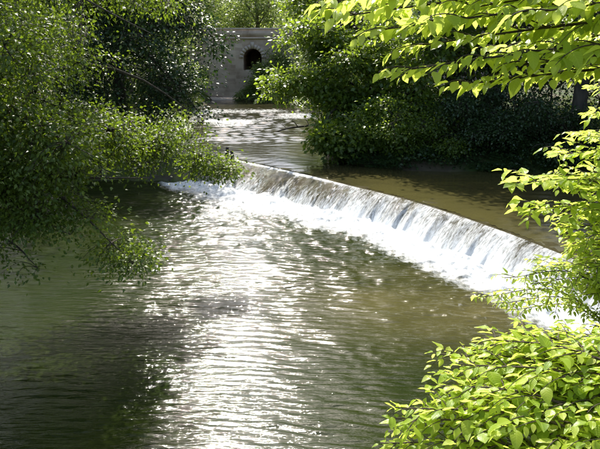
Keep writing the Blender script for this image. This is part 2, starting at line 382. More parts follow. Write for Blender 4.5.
# lower pool
x_ = np.r_[np.arange(-12, -9.2, 0.3), np.arange(-9.2, 7.0, 0.05)]
y_ = np.r_[np.arange(-39, 5, 1.0), np.arange(5, 15, 0.035), np.arange(15, 28.2, 0.055)]
X, Y = np.meshgrid(x_, y_)
D, S = crest_sd(X, Y); D = D.reshape(X.shape); S = S.reshape(X.shape)
fw = np.interp(S, sv_, FALLW); df = D - fw                     # distance below the foot of the fall
sl0, sl1, sl2 = s_of_x(-4.8), s_of_x(0.0), s_of_x(4.9)
width = np.interp(S, [0, sl0, sl1, s_of_x(3), sl2, SLEN], [0.6, 2.2, 2.7, 2.5, 1.9, 1.6]) * (0.8 + 0.45 * vnoise(S * 0.8, S * 0, seed=11))
foam = 1.15 * np.clip(1 - df / width, -1, 1.0)
foam = np.maximum(foam, 0.22 * np.exp(-np.maximum(df - width, 0) / 2.2) * sstep(-3, 0.5, df))
plume = np.exp(-((X + 2.2 + (Y - 20) * 0.05) / 1.6) ** 2) * sstep(15, 21, Y)
foam = np.maximum(foam, 0.52 * plume * sstep(0, 1, df))
foam += 0.16 * (vnoise(X * 0.9, Y * 0.9, seed=21) - 0.5)
foam = foam - 1.2 * sstep(-4.6, -6.2, X)
foam = np.where((df < -0.3) & (X > -4), 0.9, foam)
calm = 0.75 + 0.5 * vnoise(X * 0.35 + 4, Y * 0.3, seed=31)
turb = np.exp(-np.maximum(df, 0) / 3.0)
flow_dir = math.atan2(-0.75, -0.45)
Z = 0
for k in range(5):
    Z = Z + waves(X, Y, 14, 0.12, 0.26, 0.112, math.atan2(-0.97, -0.08 + 0.05 * (k - 2)), 0.13, 10 + k) * 1.5 * vnoise(X * 1.1 + 7 * k, Y * 1.5 + 3 * k, seed=90 + k)
Z = Z * calm
Z += waves(X, Y, 14, 0.6, 1.2, 0.022, math.atan2(-0.95, -0.2), 0.4, 4)
Z += waves(X, Y, 30, 0.3, 1.3, 0.11, math.atan2(-0.6, -0.8), 0.5, 2) * (0.02 + 1.0 * turb)
mound = 0.10 * np.exp(-((df - 0.35) / 0.45) ** 2) * sstep(sl0, sl1, S)
Z += mound * (0.5 + vnoise(X * 2.2, Y * 2.2, seed=41)) + 0.14 * np.clip(foam, 0, 1) * (vnoise(X * 3.5, Y * 3.5, seed=42) - 0.5) + 0.1 * np.clip(foam, 0, 1) * (vnoise(X * 9, Y * 9, seed=43) - 0.5)
brown_patch = np.exp(-(((X - 3.0) / 2.6) ** 2 + ((Y - 12.6) / 2.0) ** 2)) * (0.35 + 0.9 * vnoise(X * .8, Y * 1.1, seed=33)); brown_patch = np.clip(brown_patch, 0, 1)  # patch of lighter brown body colour on the right of the pool
keep = (poly_sd(X, Y, LOWER) < 0.5)
w = obj('lower_pool_water', grid_mesh('lower_pool_water', X, Y, Z, keep, {'foam': foam, 'brown_tint': brown_patch}, M['pool'])); tag(w, kind='structure')

# upper river
x_ = np.arange(-9.4, 11.2, 0.085); y_ = np.r_[np.arange(11, 50, 0.1), np.arange(50, 92, 0.3)]
X, Y = np.meshgrid(x_, y_)
D, S = crest_sd(X, Y); D = D.reshape(X.shape)
rif_sheen = sstep(28.5, 32, Y) * sstep(60, 50, Y) * (0.45 + 0.8 * vnoise(X * 0.25, Y * 0.3, seed=51))  # far end whitens calm water to imitate the bridge's pale reflection
Z = ZUP + waves(X, Y, 36, 0.25, 0.8, 0.035, math.atan2(-1, 0.1), 0.5, 5) * (0.6 + 0.8 * vnoise(X * .3, Y * .3, seed=52)) + waves(X, Y, 30, 0.35, 1.2, 0.16, math.atan2(-1, 0.1), 0.6, 6) * rif_sheen
foam = -0.3 + 0.74 * rif_sheen + 0.22 * (vnoise(X * 0.5, Y * 1.3, seed=53) - 0.5) * (rif_sheen > 0.05)
Z -= 0.04 * sstep(-1.0, 0.0, D)
keep = (poly_sd(X, Y, UPPER) < 0.5) & (D < -0.16)
w = obj('upper_river_water', grid_mesh('upper_river_water', X, Y, Z, keep, {'foam': foam, 'brown_tint': sstep(0.5, 3.0, X) * sstep(27, 23, Y) * (0.55 + 0.6 * vnoise(X * .5, Y * 1.2, seed=55))}, M['upper'])); tag(w, kind='structure')  # lighter brown body colour towards the right-hand bay

# ---------------------------------------------------------------- weir: stone body and the falling sheet
def strip(name, s0, s1, ns, tt, prof, mat, attr=None, jitter=None):
    ss = np.linspace(s0, s1, ns)
    cx = np.interp(ss, sv_, CREST[:, 0]); cy = np.interp(ss, sv_, CREST[:, 1])
    nx_ = np.interp(ss, sv_, NRM[:, 0]); ny_ = np.interp(ss, sv_, NRM[:, 1]); fw = np.interp(ss, sv_, FALLW)
    h, z = prof(ss[:, None], tt[None], fw[:, None])
    V = np.stack([cx[:, None] + nx_[:, None] * h, cy[:, None] + ny_[:, None] * h, z], -1)
    n, k = V.shape[:2]
    i = (np.arange(n - 1)[:, None] * k + np.arange(k - 1)[None]).ravel()
    F = np.stack([i, i + 1, i + k + 1, i + k], 1)
    uv = np.stack([np.broadcast_to(ss[:, None], (n, k)), h], -1).reshape(-1, 2)
    at = {'foam': attr(ss[:, None], tt[None], h).ravel()} if attr else None
    return np_mesh(name, V.reshape(-1, 3), [F], uv=uv, attrs=at, smooth=True, mat=mat)

def body_prof(s, t, fw):
    q = np.clip(t, 0, 1)
    h = np.where(t < 0, t, fw * q)
    z = np.where(t < -1.55, -0.8, ZUP - 0.09) + np.where(t > 0, -(ZUP + 0.25) * q ** 1.45, 0)
    lump = (vnoise(s * 1.6, h * 2.2, seed=61) - 0.5) * 0.16 + (vnoise(s * 4, h * 5, seed=62) - 0.5) * 0.07
    left = sstep(s_of_x(-1.2), s_of_x(-4.2), s)
    h = h + np.where(t >= 0, lump * (0.3 + left), 0)
    z = z + np.where(t > -1.5, 1, 0) * ((lump + 0.10) * left + 0.0)
    return h + 0 * s, z + 0 * s
tt = np.r_[-1.6, -1.5, -1.0, -0.5, np.linspace(0, 1, 16)]
wb = obj('weir', strip('weir', 0, SLEN, 200, tt, body_prof, M['weir']))
tag(wb, 'long diagonal stone weir, mossy and wet, with the river pouring over it', 'weir')

S_SHEET = s_of_x(-3.7)
def sheet_prof(s, t, fw):
    q = np.clip(t, 0, 1)
    z = ZUP - 0.035 - 0.012 * np.clip(t + 1, 0, 1) - (ZUP + 0.1) * q ** 1.55
    h = np.where(t < 0, t, fw * (q + 0.0))
    rid = (vnoise(s * 3.2, h * 0.5, seed=71) - 0.5) * 0.10 + (vnoise(s * 9, h * 1.3, seed=72) - 0.5) * 0.05 + (vnoise(s * 20, h * 3, seed=73) - 0.5) * 0.022
    k = sstep(0.0, 0.25, q)
    edge = sstep(S_SHEET, S_SHEET + 1.4, s + (vnoise(s * 2, h * 2, seed=75) - .5) * 0.5)
    h = h + rid * k
    z = z + 0.4 * rid * k + np.where(t < 0, waves(s + 0 * t, t + 0 * s, 12, 0.3, 1.2, 0.05, 1.5, 0.6, 77), 0) - 0.16 * (1 - edge)
    return h + 0 * s, z + 0 * s
def sheet_attr(s, t, h):
    q = np.clip(t, 0, 1)
    l, mid, r = s_of_x(-3.0), s_of_x(0.8), s_of_x(3.0)
    lip_glint = np.exp(-((h - 0.02) / 0.13) ** 2) * sstep(s_of_x(2.3), s_of_x(0.2), s) * sstep(l - 0.3, l + 0.5, s)  # bright sky reflection along the left lip, painted in as white foam
    gain = np.interp(s, [l, mid, r, SLEN], [0.07, 0.22, 0.32, 0.34])
    f = -0.5 * (q <= 0) + (q > 0) * (gain + 0.30 * q ** 2.2 + 0.16 * (vnoise(s * 1.1, s * 0, seed=81) - .5) + 0.16 * (vnoise(s * 3.7, h * 1.2, seed=82) - .5)) + 0.55 * lip_glint
    return f * np.ones_like(h)
tt = np.r_[np.linspace(-0.5, -0.04, 8), np.linspace(0, 1, 34)]
sh = obj('falling_water', strip('falling_water', S_SHEET, SLEN, 420, tt, sheet_prof, M['sheet'], attr=sheet_attr)); tag(sh, kind='structure')

# ---------------------------------------------------------------- leaves
def leaf_template(stations, width, droop, fold):
    """leaf along +X, unit length, normal +Z"""
    V = []; U = []
    for u, wd in stations:
        z = -droop * u * u
        if wd < 1e-4: V.append((u, 0, z)); U.append((u, 0))
        else:
            V += [(u, -wd * width, z + fold * wd * width), (u, 0, z), (u, wd * width, z + fold * wd * width)]; U += [(u, -wd * width), (u, 0), (u, wd * width)]
    T = []; idx = 0; prev = None
    for u, wd in stations:
        cur = [idx] if wd < 1e-4 else [idx, idx + 1, idx + 2]; idx += len(cur)
        if prev is not None:
            if len(prev) == 1 and len(cur) == 3: T += [(prev[0], cur[1], cur[0]), (prev[0], cur[2], cur[1])]
            elif len(prev) == 3 and len(cur) == 1: T += [(prev[0], prev[1], cur[0]), (prev[1], prev[2], cur[0])]
            else: T += [(prev[0], prev[1], cur[1]), (prev[0], cur[1], cur[0]), (prev[1], prev[2], cur[2]), (prev[1], cur[2], cur[1])]
        prev = cur
    return np.array(V, float), np.array(T), np.array(U, float)
ST_BIG = [(0, 0), (0.07, 0.42), (0.2, 0.82), (0.38, 1.0), (0.58, 0.9), (0.76, 0.6), (0.9, 0.24), (1.0, 0)]
LEAF_BIG = [leaf_template(ST_BIG, 0.33, dr, fo) for dr, fo in ((0.18, 0.22), (0.34, -0.18), (0.08, 0.38), (0.5, 0.1), (-0.1, 0.15), (0.25, 0.5))]
for k, (T, F_, U) in enumerate(LEAF_BIG):      # no two leaves quite flat or even: sideways bend and wavy margin
    T[:, 1] += 0.06 * (k - 2.5) * T[:, 0] ** 2; T[:, 2] += 0.035 * np.sin(T[:, 0] * 9 + k * 1.7 + np.sign(T[:, 1]) * 1.3) * np.minimum(np.abs(T[:, 1]) * 5, 1); T[:, 1] *= 0.82 + 0.07 * k
LEAF_SLIM = leaf_template([(0, 0), (0.15, 0.6), (0.4, 1.0), (0.7, 0.7), (1.0, 0)], 0.2, 0.25, 0.2)
LEAF_SMALL = leaf_template([(0, 0), (0.4, 1.0), (1.0, 0)], 0.33, 0.25, 0.25)
LEAF_QUAD = (np.array([(0, 0, 0), (0.45, -0.36, 0.05), (1, 0, -0.12), (0.45, 0.36, 0.05)], float), np.array([(0, 1, 2), (0, 2, 3)]), np.array([(0, 0), (.45, -.36), (1, 0), (.45, .36)], float))

def frames(dirs, ups):
    X = dirs / (np.linalg.norm(dirs, axis=1)[:, None] + 1e-9)
    Yv = np.cross(ups, X); Yv /= np.linalg.norm(Yv, axis=1)[:, None] + 1e-9
    Zv = np.cross(X, Yv)
    return X, Yv, Zv

def leaf_cloud(name, pos, dirs, ups, size, tmpl, mat, rnd=None):
    T, F, U = tmpl; n = len(pos); k = len(T)
    Xv, Yv, Zv = frames(dirs, ups)
    sz = size[:, None, None]
    V = pos[:, None] + sz * (T[None, :, 0:1] * Xv[:, None] + T[None, :, 1:2] * Yv[:, None] + T[None, :, 2:3] * Zv[:, None])
    Fa = (F[None] + (np.arange(n) * k)[:, None, None]).reshape(-1, F.shape[1])
    rnd = rng.random(n) if rnd is None else rnd
    return np_mesh(name, V.reshape(-1, 3), [Fa], uv=np.tile(U, (n, 1)), attrs={'rnd': np.repeat(rnd, k)}, mat=mat)

def unit(v): return v / (np.linalg.norm(v, axis=-1, keepdims=True) + 1e-9)

def in_ellipsoids(n, pads, seed, gap=0.42, gscale=0.9, hollow=0.35):
    """points in a union of ellipsoids, culled by 3-D noise so the crown has clumps and gaps"""
    r = np.random.default_rng(seed); wts = np.array([p[2] if len(p) > 2 else p[1][0] * p[1][1] * p[1][2] for p in pads], float); wts /= wts.sum()
    out = []; tot = 0
    while tot < n:
        k = r.choice(len(pads), size=n * 2, p=wts)
        c = np.array([p[0] for p in pads], float)[k]; rad = np.array([p[1] for p in pads], float)[k]
        d = unit(r.normal(size=(n * 2, 3))); rr = (hollow ** 3 + (1 - hollow ** 3) * r.random(n * 2)) ** (1 / 3)
        P = c + d * rad * rr[:, None]
        ok = vnoise(P[:, 0] * gscale, P[:, 1] * gscale, P[:, 2] * gscale * 1.5, seed=seed) > gap
        ok &= ~((rr > 0.8) & (vnoise(P[:, 0] * 1.9, P[:, 1] * 1.9, P[:, 2] * 1.9, seed=seed + 1) < 0.5))
        P = P[ok]; out.append(P); tot += len(P)
    return np.vstack(out)[:n]

def make_tree(name, base_xy, height, trunk_r, pads, n_tips, leaves_per_tip, leaf_size, mat, label, group=None, seed=1, spread=0.45,
              n_limbs=14, tmpl=LEAF_QUAD, flat=0.35, lean=(0, 0), gap=0.42, limb_from=0.25, min_z=None, cat='tree', hollow=0.35, gscale=0.9, guide=None, limb_k=1.0):
    r = np.random.default_rng(seed)
    bz = gz(*base_xy) - 0.12
    root = empty(name, (base_xy[0], base_xy[1], bz)); tag(root, label, cat, group)
    b0 = np.array([*base_xy, bz])
    # trunk
    top = b0 + np.array([lean[0], lean[1], height])
    nseg = 14; u = np.linspace(0, 1, nseg)
    tp = b0 + (top - b0) * u[:, None]; tp[:, 0] += np.sin(u * 4 + seed) * 0.018 * height * u; tp[:, 1] += np.cos(u * 3.3 + seed * 2) * 0.018 * height * u
    tr = trunk_r * (1 - 0.8 * u) + trunk_r * 0.5 * np.exp(-u * height / 0.5)
    B = Bag(); B.tube(tp, tr, 12); obj('trunk', B.mesh('trunk', M['bark']), root)
    # tips
    tips = in_ellipsoids(n_tips, pads, seed, gap=gap, hollow=hollow, gscale=gscale)
    if min_z is not None: tips = tips[tips[:, 2] > min_z]
    # limbs aim at a spread of tips
    idx = [int(r.integers(len(tips)))]
    dmin = np.linalg.norm(tips - tips[idx[0]], axis=1)
    while len(idx) < n_limbs:
        j = int(np.argmax(dmin)); idx.append(j); dmin = np.minimum(dmin, np.linalg.norm(tips - tips[j], axis=1))
    nodes = []; L = Bag()
    limb_pts = [tips[j] for j in idx] if guide is None else [np.array(gp, float) for gp in guide]
    for tg in limb_pts:
        zf = np.clip((tg[2] - b0[2]) / height * 0.75, limb_from, 0.95)
        st = np.array([np.interp(zf, u, tp[:, k]) for k in range(3)]); ln = np.linalg.norm(tg - st)
        m1 = st + (tg - st) * 0.4 + np.array([0, 0, 0.16 * ln]) + r.normal(size=3) * 0.05 * ln
        m2 = st + (tg - st) * 0.75 + np.array([0, 0, 0.12 * ln]) + r.normal(size=3) * 0.05 * ln
        pl = catmull([st, m1, m2, tg], 14)
        r0 = min(trunk_r * 0.5, (0.022 * ln + 0.02) * limb_k)
        L.tube(pl, np.linspace(r0, 0.012 * limb_k, 14), 6); nodes.append(pl[3:])
    nodes = np.vstack(nodes)
    lv_p = []; lv_d = []
    for t in tips:
        d2 = ((nodes - t) ** 2).sum(1); a = nodes[int(np.argmin(d2))]; ln = math.sqrt(d2.min())
        mid = (a + t) / 2 + np.array([0, 0, 0.14 * ln]) + r.normal(size=3) * 0.06 * ln
        end = t + np.array([0, 0, -0.08 * ln])
        pl = np.array([a, (a + mid) / 2 + np.array([0, 0, 0.03 * ln]), mid, (mid + end) / 2 + np.array([0, 0, 0.03 * ln]), end])
        L.tube(pl, np.linspace(min(0.012 * limb_k, 0.012) + 0.004 * ln, 0.003, 5), 3)
        k = leaves_per_tip; w = 0.35 + 0.65 * r.random(k)
        P = np.stack([np.interp(w, np.linspace(0, 1, 5), pl[:, q]) for q in range(3)], 1)
        off = r.normal(size=(k, 3)) * np.array([spread, spread, spread * flat * 1.4])
        lv_p.append(P + off); lv_d.append(off + (end - a)[None] / (ln + 0.1) * 0.35 * spread)
    obj('limbs', L.mesh('limbs', M['bark'] if leaf_size > 0.09 else M['twig']), root)
    Pn = np.vstack(lv_p); Dn = unit(np.vstack(lv_d)) + r.normal(size=(len(Pn), 3)) * 0.45; Dn[:, 2] -= 0.25
    up = np.tile([0, 0, 1.0], (len(Pn), 1)) + r.normal(size=(len(Pn), 3)) * flat * 1.5
    g0 = ground_z(Pn[:, 0], Pn[:, 1]); lim = np.where(g0 < 0.2, 0.12, np.maximum(g0, ZUP) + 0.08)
    ok = Pn[:, 2] > lim; Pn, Dn, up = Pn[ok], Dn[ok], up[ok]
    sz = leaf_size * r.uniform(0.65, 1.25, len(Pn))
    cl = 0.55 * vnoise(Pn[:, 0] * 0.8, Pn[:, 1] * 0.8, Pn[:, 2] * 0.8, seed=seed + 9) + 0.45 * r.random(len(Pn))
    c = obj('crown', leaf_cloud('crown', Pn, Dn, up, sz, tmpl, mat, cl), root); c['kind'] = 'stuff'
    return root

TREES_FAR = 'trees closing the view behind the stone bridge'
LB = 'trees along the left bank above the weir'
RB = 'trees along the right bank above the weir'

# near tree on the left bank, reaching over the pool
make_tree('overhanging_tree', (-10.2, 11.5), 12, 0.34,
    [((-5.8, 11.5, 6.9), (3.3, 3.0, 1.2), 2.4), ((-5.3, 11.0, 5.0), (2.4, 2.4, 0.9), 3.6), ((-5.2, 10.8, 3.8), (2.3, 2.2, 0.8), 3.4), ((-5.2, 10.8, 3.1), (2.2, 2.0, 0.4), 2.0), ((-3.5, 13.5, 3.0), (1.8, 1.5, 0.40), 1.6),
     ((-2.6, 14.2, 2.42), (1.25, 1.2, 0.2), 0.8), ((-4.3, 10.2, 2.35), (1.2, 0.9, 0.18), 0.5), ((-3.1, 10.3, 1.65), (1.0, 0.6, 0.08), 0.2), ((-4.5, 9.9, 1.75), (0.9, 0.7, 0.10), 0.16),
     ((-6.5, 12, 9.5), (3.4, 3.4, 2.4), 1.6), ((-8.8, 12, 7.5), (2.6, 3.6, 4.6), 1.6), ((-3.9, 12.8, 5.8), (1.9, 1.6, 0.4), 1.3)],
    2750, 36, 0.072, M['leaf_near'], 'small-leaved tree on the left bank trailing its branches over the pool', seed=11, spread=0.2, n_limbs=16, flat=0.45, tmpl=LEAF_SMALL, gap=0.36, limb_from=0.0, hollow=0.0, gscale=1.1, limb_k=0.42,
    guide=[(-2.3, 10.4, 5.25), (-3.9, 9.6, 4.6), (-4.3, 9.4, 4.3), (-2.5, 10.6, 2.95), (-1.6, 14.2, 2.45), (-2.0, 13.6, 3.6), (-2.7, 10.1, 1.62), (-3.6, 9.8, 2.2), (-2.5, 12.8, 5.7), (-3.6, 11, 6.8), (-3.8, 12, 8), (-5, 14, 9), (-6, 9, 10), (-8, 14, 11), (-9, 9, 9), (-4.2, 9.9, 1.62), (-3.5, 12, 3.6), (-3.0, 9.4, 3.5), (-4.5, 9, 6.6)])

# dark tree on the left bank by the weir, and its neighbours
make_tree('bank_tree', (-8.6, 31.5), 13, 0.30, [((-7.4, 30.6, 5.0), (4.0, 3.2, 3.6)), ((-8.4, 31, 9.0), (4.2, 3.6, 4.2)), ((-6.2, 30.2, 2.6), (2.6, 2.2, 1.3))], 760, 52, 0.16, M['leaf_dark'],
    'dense dark tree on the left bank hanging over the end of the weir', LB, seed=21, spread=0.42)
make_tree('bank_tree', (-14, 25), 19, 0.36, [((-13, 25, 6.0), (4.6, 4.2, 6.0)), ((-13, 25.5, 13), (4.8, 4.6, 6.5))], 720, 40, 0.16, M['leaf_mid'], 'bushy tree behind the overhanging branches, downstream of the dark tree', LB, seed=22, spread=0.5)
make_tree('bank_tree', (-15, 36), 20, 0.36, [((-14, 36, 7.5), (4.8, 4.2, 7.0)), ((-13.6, 36, 15), (4.6, 4.6, 6.5))], 640, 40, 0.17, M['leaf_mid'], 'bushy tree standing back from the river behind the dark tree', LB, seed=23, spread=0.5)
make_tree('bank_tree', (-11.2, 43), 18, 0.3, [((-10.6, 42.5, 8.0), (3.0, 3.4, 6.4)), ((-11.2, 42.5, 14), (2.6, 3.4, 5))], 520, 40, 0.18, M['leaf_pale'], 'sunlit yellow-green tree rising over the dark tree towards the bridge', LB, seed=24, spread=0.5)
make_tree('bank_tree', (-12.0, 53), 12, 0.28, [((-11.0, 52.5, 7.0), (3.2, 3.4, 5.6))], 320, 36, 0.2, M['leaf_pale'], 'pale tree on the left bank at the end of the bridge', LB, seed=25, spread=0.55)
make_tree('bank_tree', (-16.5, 15), 18, 0.34, [((-16, 15, 7.0), (4.5, 5, 6.5)), ((-15, 15, 13.5), (5, 5, 5.5))], 640, 40, 0.16, M['leaf_mid'], 'bushy tree inland of the overhanging tree on the left bank', LB, seed=26, spread=0.5)

# right bank
make_tree('bank_tree', (2.9, 28.2), 6.6, 0.26, [((1.9, 27.8, 4.1), (2.7, 2.2, 2.7), 15), ((0.3, 27.2, 4.2), (1.9, 1.7, 1.9), 7), ((1.0, 29.4, 6.4), (2.2, 1.2, 1.4), 5), ((2.4, 26.0, 2.6), (2.2, 1.6, 1.4), 6), ((1.6, 25.0, 2.6), (1.5, 0.9, 1.1), 7), ((2.8, 24.6, 2.2), (1.5, 0.8, 1.0), 6), ((1.5, 24.9, 1.4), (1.0, 0.8, 0.5), 3)], 620, 46, 0.18, M['leaf_mid'],
    'leafy green tree leaning over the narrows above the weir, boughs almost in the water', RB, seed=31, spread=0.30, gap=0.47, gscale=0.75)
make_tree('bank_tree', (6.2, 27.2), 20, 0.3, [((5.6, 26.4, 6.8), (3.0, 2.4, 4.2)), ((5.0, 25.4, 3.6), (2.0, 1.4, 1.8)), ((6.6, 26.6, 13), (3.0, 2.6, 4.4)), ((7.0, 27, 18), (2.6, 2.4, 3))], 860, 46, 0.17, M['leaf_mid'],
    'bushy green tree behind the shaded bay above the weir', RB, seed=32, spread=0.36, gap=0.48, gscale=0.7)
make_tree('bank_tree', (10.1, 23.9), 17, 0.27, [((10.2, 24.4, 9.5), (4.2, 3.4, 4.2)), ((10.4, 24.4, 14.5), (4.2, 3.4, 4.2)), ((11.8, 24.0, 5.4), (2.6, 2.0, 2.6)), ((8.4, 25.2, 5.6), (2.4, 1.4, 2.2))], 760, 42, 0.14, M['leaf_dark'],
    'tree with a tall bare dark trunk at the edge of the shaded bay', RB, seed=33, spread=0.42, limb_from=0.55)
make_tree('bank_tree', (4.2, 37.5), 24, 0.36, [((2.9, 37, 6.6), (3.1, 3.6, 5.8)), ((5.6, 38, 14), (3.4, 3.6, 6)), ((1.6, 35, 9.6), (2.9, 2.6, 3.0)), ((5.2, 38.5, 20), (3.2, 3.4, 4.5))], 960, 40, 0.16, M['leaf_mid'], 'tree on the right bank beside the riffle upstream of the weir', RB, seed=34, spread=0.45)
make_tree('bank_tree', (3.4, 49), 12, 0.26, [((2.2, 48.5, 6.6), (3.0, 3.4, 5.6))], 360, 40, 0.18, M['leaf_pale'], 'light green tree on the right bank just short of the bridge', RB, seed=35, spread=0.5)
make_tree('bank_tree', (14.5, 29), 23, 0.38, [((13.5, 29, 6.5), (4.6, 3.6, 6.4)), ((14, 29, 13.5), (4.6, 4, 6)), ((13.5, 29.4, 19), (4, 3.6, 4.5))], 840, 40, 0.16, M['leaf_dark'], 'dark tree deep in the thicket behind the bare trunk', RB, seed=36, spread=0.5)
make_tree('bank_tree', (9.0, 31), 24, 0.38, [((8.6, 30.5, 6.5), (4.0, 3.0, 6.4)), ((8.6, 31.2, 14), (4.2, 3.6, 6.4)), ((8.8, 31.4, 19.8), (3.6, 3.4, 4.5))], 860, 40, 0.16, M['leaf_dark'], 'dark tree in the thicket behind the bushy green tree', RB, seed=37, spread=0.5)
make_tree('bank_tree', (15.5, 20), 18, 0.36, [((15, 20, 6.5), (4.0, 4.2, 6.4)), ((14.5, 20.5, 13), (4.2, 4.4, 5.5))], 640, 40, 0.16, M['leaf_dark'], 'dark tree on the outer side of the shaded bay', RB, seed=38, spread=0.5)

# behind the bridge
for k, (x, y, h, rr, lab) in enumerate([(-10.5, 70, 14, 4.0, 'pale tree behind the left end of the bridge'), (-4.6, 73, 13, 3.6, 'hazy tree rising behind the arch of the bridge'), (1.2, 69, 14, 4.0, 'pale yellow-green tree behind the right part of the bridge'), (-8, 84, 17, 4.6, 'tall hazy tree farther back behind the bridge'), (7.5, 72, 15, 4.6, 'pale tree behind the right bank beyond the bridge')]):
    make_tree('distant_tree', (x, y), h, 0.3, [((x, y, h * 0.56), (rr, rr, h * 0.46))], 300, 34, 0.24, M['leaf_pale'], lab, TREES_FAR, seed=50 + k, spread=0.6)

# ---------------------------------------------------------------- shrubs on the banks
def make_shrub(base_xy, pads, n, per, size, mat, label, group, seed, spread=0.25, tmpl=LEAF_QUAD, name='shrub'):
    h = max(p[0][2] + p[1][2] * 0.4 for p in pads) - gz(*base_xy)
    return make_tree(name, base_xy, max(h, 0.5), 0.05, pads, n, per, size, mat, label, group, seed=seed, spread=spread, n_limbs=8, tmpl=tmpl, limb_from=0.05, cat='shrub')
SG = 'shrubs along the banks'
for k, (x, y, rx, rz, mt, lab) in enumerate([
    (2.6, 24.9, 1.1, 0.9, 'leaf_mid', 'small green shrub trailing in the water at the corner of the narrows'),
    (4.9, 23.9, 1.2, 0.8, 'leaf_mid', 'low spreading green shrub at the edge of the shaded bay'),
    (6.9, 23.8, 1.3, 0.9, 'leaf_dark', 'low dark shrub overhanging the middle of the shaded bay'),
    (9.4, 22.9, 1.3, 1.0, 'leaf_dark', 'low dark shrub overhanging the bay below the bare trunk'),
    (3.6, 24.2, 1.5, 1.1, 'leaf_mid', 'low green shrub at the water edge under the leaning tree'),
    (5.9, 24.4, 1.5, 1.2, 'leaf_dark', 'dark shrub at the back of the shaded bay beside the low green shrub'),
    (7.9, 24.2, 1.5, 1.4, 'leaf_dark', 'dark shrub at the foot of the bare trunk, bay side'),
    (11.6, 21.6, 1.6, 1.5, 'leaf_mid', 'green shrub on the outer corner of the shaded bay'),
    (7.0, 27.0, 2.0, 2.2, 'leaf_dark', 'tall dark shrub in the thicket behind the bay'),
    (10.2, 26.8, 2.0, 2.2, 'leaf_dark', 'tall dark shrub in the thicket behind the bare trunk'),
    (2.6, 32.0, 1.5, 1.4, 'leaf_mid', 'green shrub on the right bank beside the riffle'),
    (-9.6, 28.8, 1.5, 1.3, 'leaf_dark', 'dark shrub on the left bank at the end of the weir'),
    (-10.2, 23.0, 1.5, 1.3, 'leaf_mid', 'green shrub on the left bank of the pool below the weir'),
    (-10.4, 18.5, 1.5, 1.3, 'leaf_mid', 'green shrub on the left bank of the pool midway to the overhanging tree'),
    (-8.4, 47.5, 1.5, 1.4, 'leaf_pale', 'pale sunlit shrub on the left bank below the bridge'),
    (-8.6, 55.0, 1.4, 1.3, 'leaf_pale', 'pale sunlit shrub close against the left end of the bridge')]):
    z0 = gz(x, y)
    make_shrub((x, y), [((x, y, z0 + rz * 0.8), (rx, rx, rz))], 150, 34, 0.10 if mt != 'leaf_pale' else 0.14, M[mt], lab, SG, 70 + k, 0.26)

# ---------------------------------------------------------------- bridge
YB = 58.0
def box(B, x0, x1, y0, y1, z0, z1):
    V = np.array([(x, y, z) for z in (z0, z1) for y in (y0, y1) for x in (x0, x1)], float)
    B.add(V, [(0, 2, 3, 1), (4, 5, 7, 6), (0, 1, 5, 4), (1, 3, 7, 5), (3, 2, 6, 7), (2, 0, 4, 6)])
br = empty('stone_bridge', (-4, YB + 1.8, 0.0)); tag(br, 'pinkish grey stone bridge with a single small dark arch across the river', 'bridge')
AX, AW, ASP, ATOP, ZT = -4.1, 0.80, 4.30, 5.10, 6.05
def arch_wall(y, name):
    # front and back faces of the wall with an arched hole, joined by the barrel
    n = 14
    th = np.linspace(math.pi, 0, n)
    arc = [(AX + AW * math.cos(t), ASP + (ATOP - ASP) * math.sin(t)) for t in th]
    hole = [(AX - AW, 3.3)] + arc + [(AX + AW, 3.3)]
    V = []; F = []
    for yy in y:
        V += [(-26, yy, -0.8), (AX - AW, yy, -0.8), (AX + AW, yy, -0.8), (24, yy, -0.8), (-26, yy, ZT), (24, yy, ZT)] + [(a, yy, b) for a, b in hole] + [(AX - AW, yy, ZT), (AX + AW, yy, ZT)]
    st = 6 + len(hole) + 2
    quads = []; polys = []
    for s in range(2):
        o = s * st; h = o + 6; nh = len(hole); tl = h + nh; tr_ = tl + 1
        polys.append([o, o + 1, h, h + 1, tl, o + 4]); polys.append([o + 2, o + 3, o + 5, tr_, h + nh - 2, h + nh - 1])
        polys.append([o + 1, o + 2, h + nh - 1, h])
        for k in range(1, nh - 2): quads.append([h + k, h + k + 1, None, None, s, k])
        a = list(range(h + 1, h + nh - 1)); polys.append(a + [tr_, tl])
    me = bpy.data.meshes.new(name)
    for k in range(len(hole)):
        k2 = (k + 1) % len(hole); polys.append([6 + k, 6 + k2, st + 6 + k2, st + 6 + k])
    polys.append([4, st + 4, st + 5, 5]); polys.append([st + 6 + k for k in range(len(hole))])      # end face added to shut out light, so the passage stays dark
    me.from_pydata(V, [], polys); me.update(); me.materials.append(M['bridge'])
    return me
obj('wall', arch_wall((YB, YB + 8.5), 'bridge_wall'), br)
B = Bag(); box(B, -26, 24, YB - 0.06, YB + 0.36, ZT + 0.004, ZT + 0.62); obj('parapet', B.mesh('parapet', M['bridge'], False), br)
B = Bag(); box(B, -26, 24, YB - 0.14, YB + 0.44, ZT + 0.624, ZT + 0.76); obj('coping', B.mesh('coping', M['bridge_trim'], False), br)
B = Bag(); box(B, -26, 24, YB - 0.12, YB - 0.003, ZT - 0.14, ZT - 0.01); obj('string_course', B.mesh('string_course', M['bridge_trim'], False), br)
B = Bag(); box(B, -26, 24, YB - 0.5, YB - 0.003, -0.8, 1.0); obj('footing', B.mesh('footing', M['bridge_trim'], False), br)
nv = 11
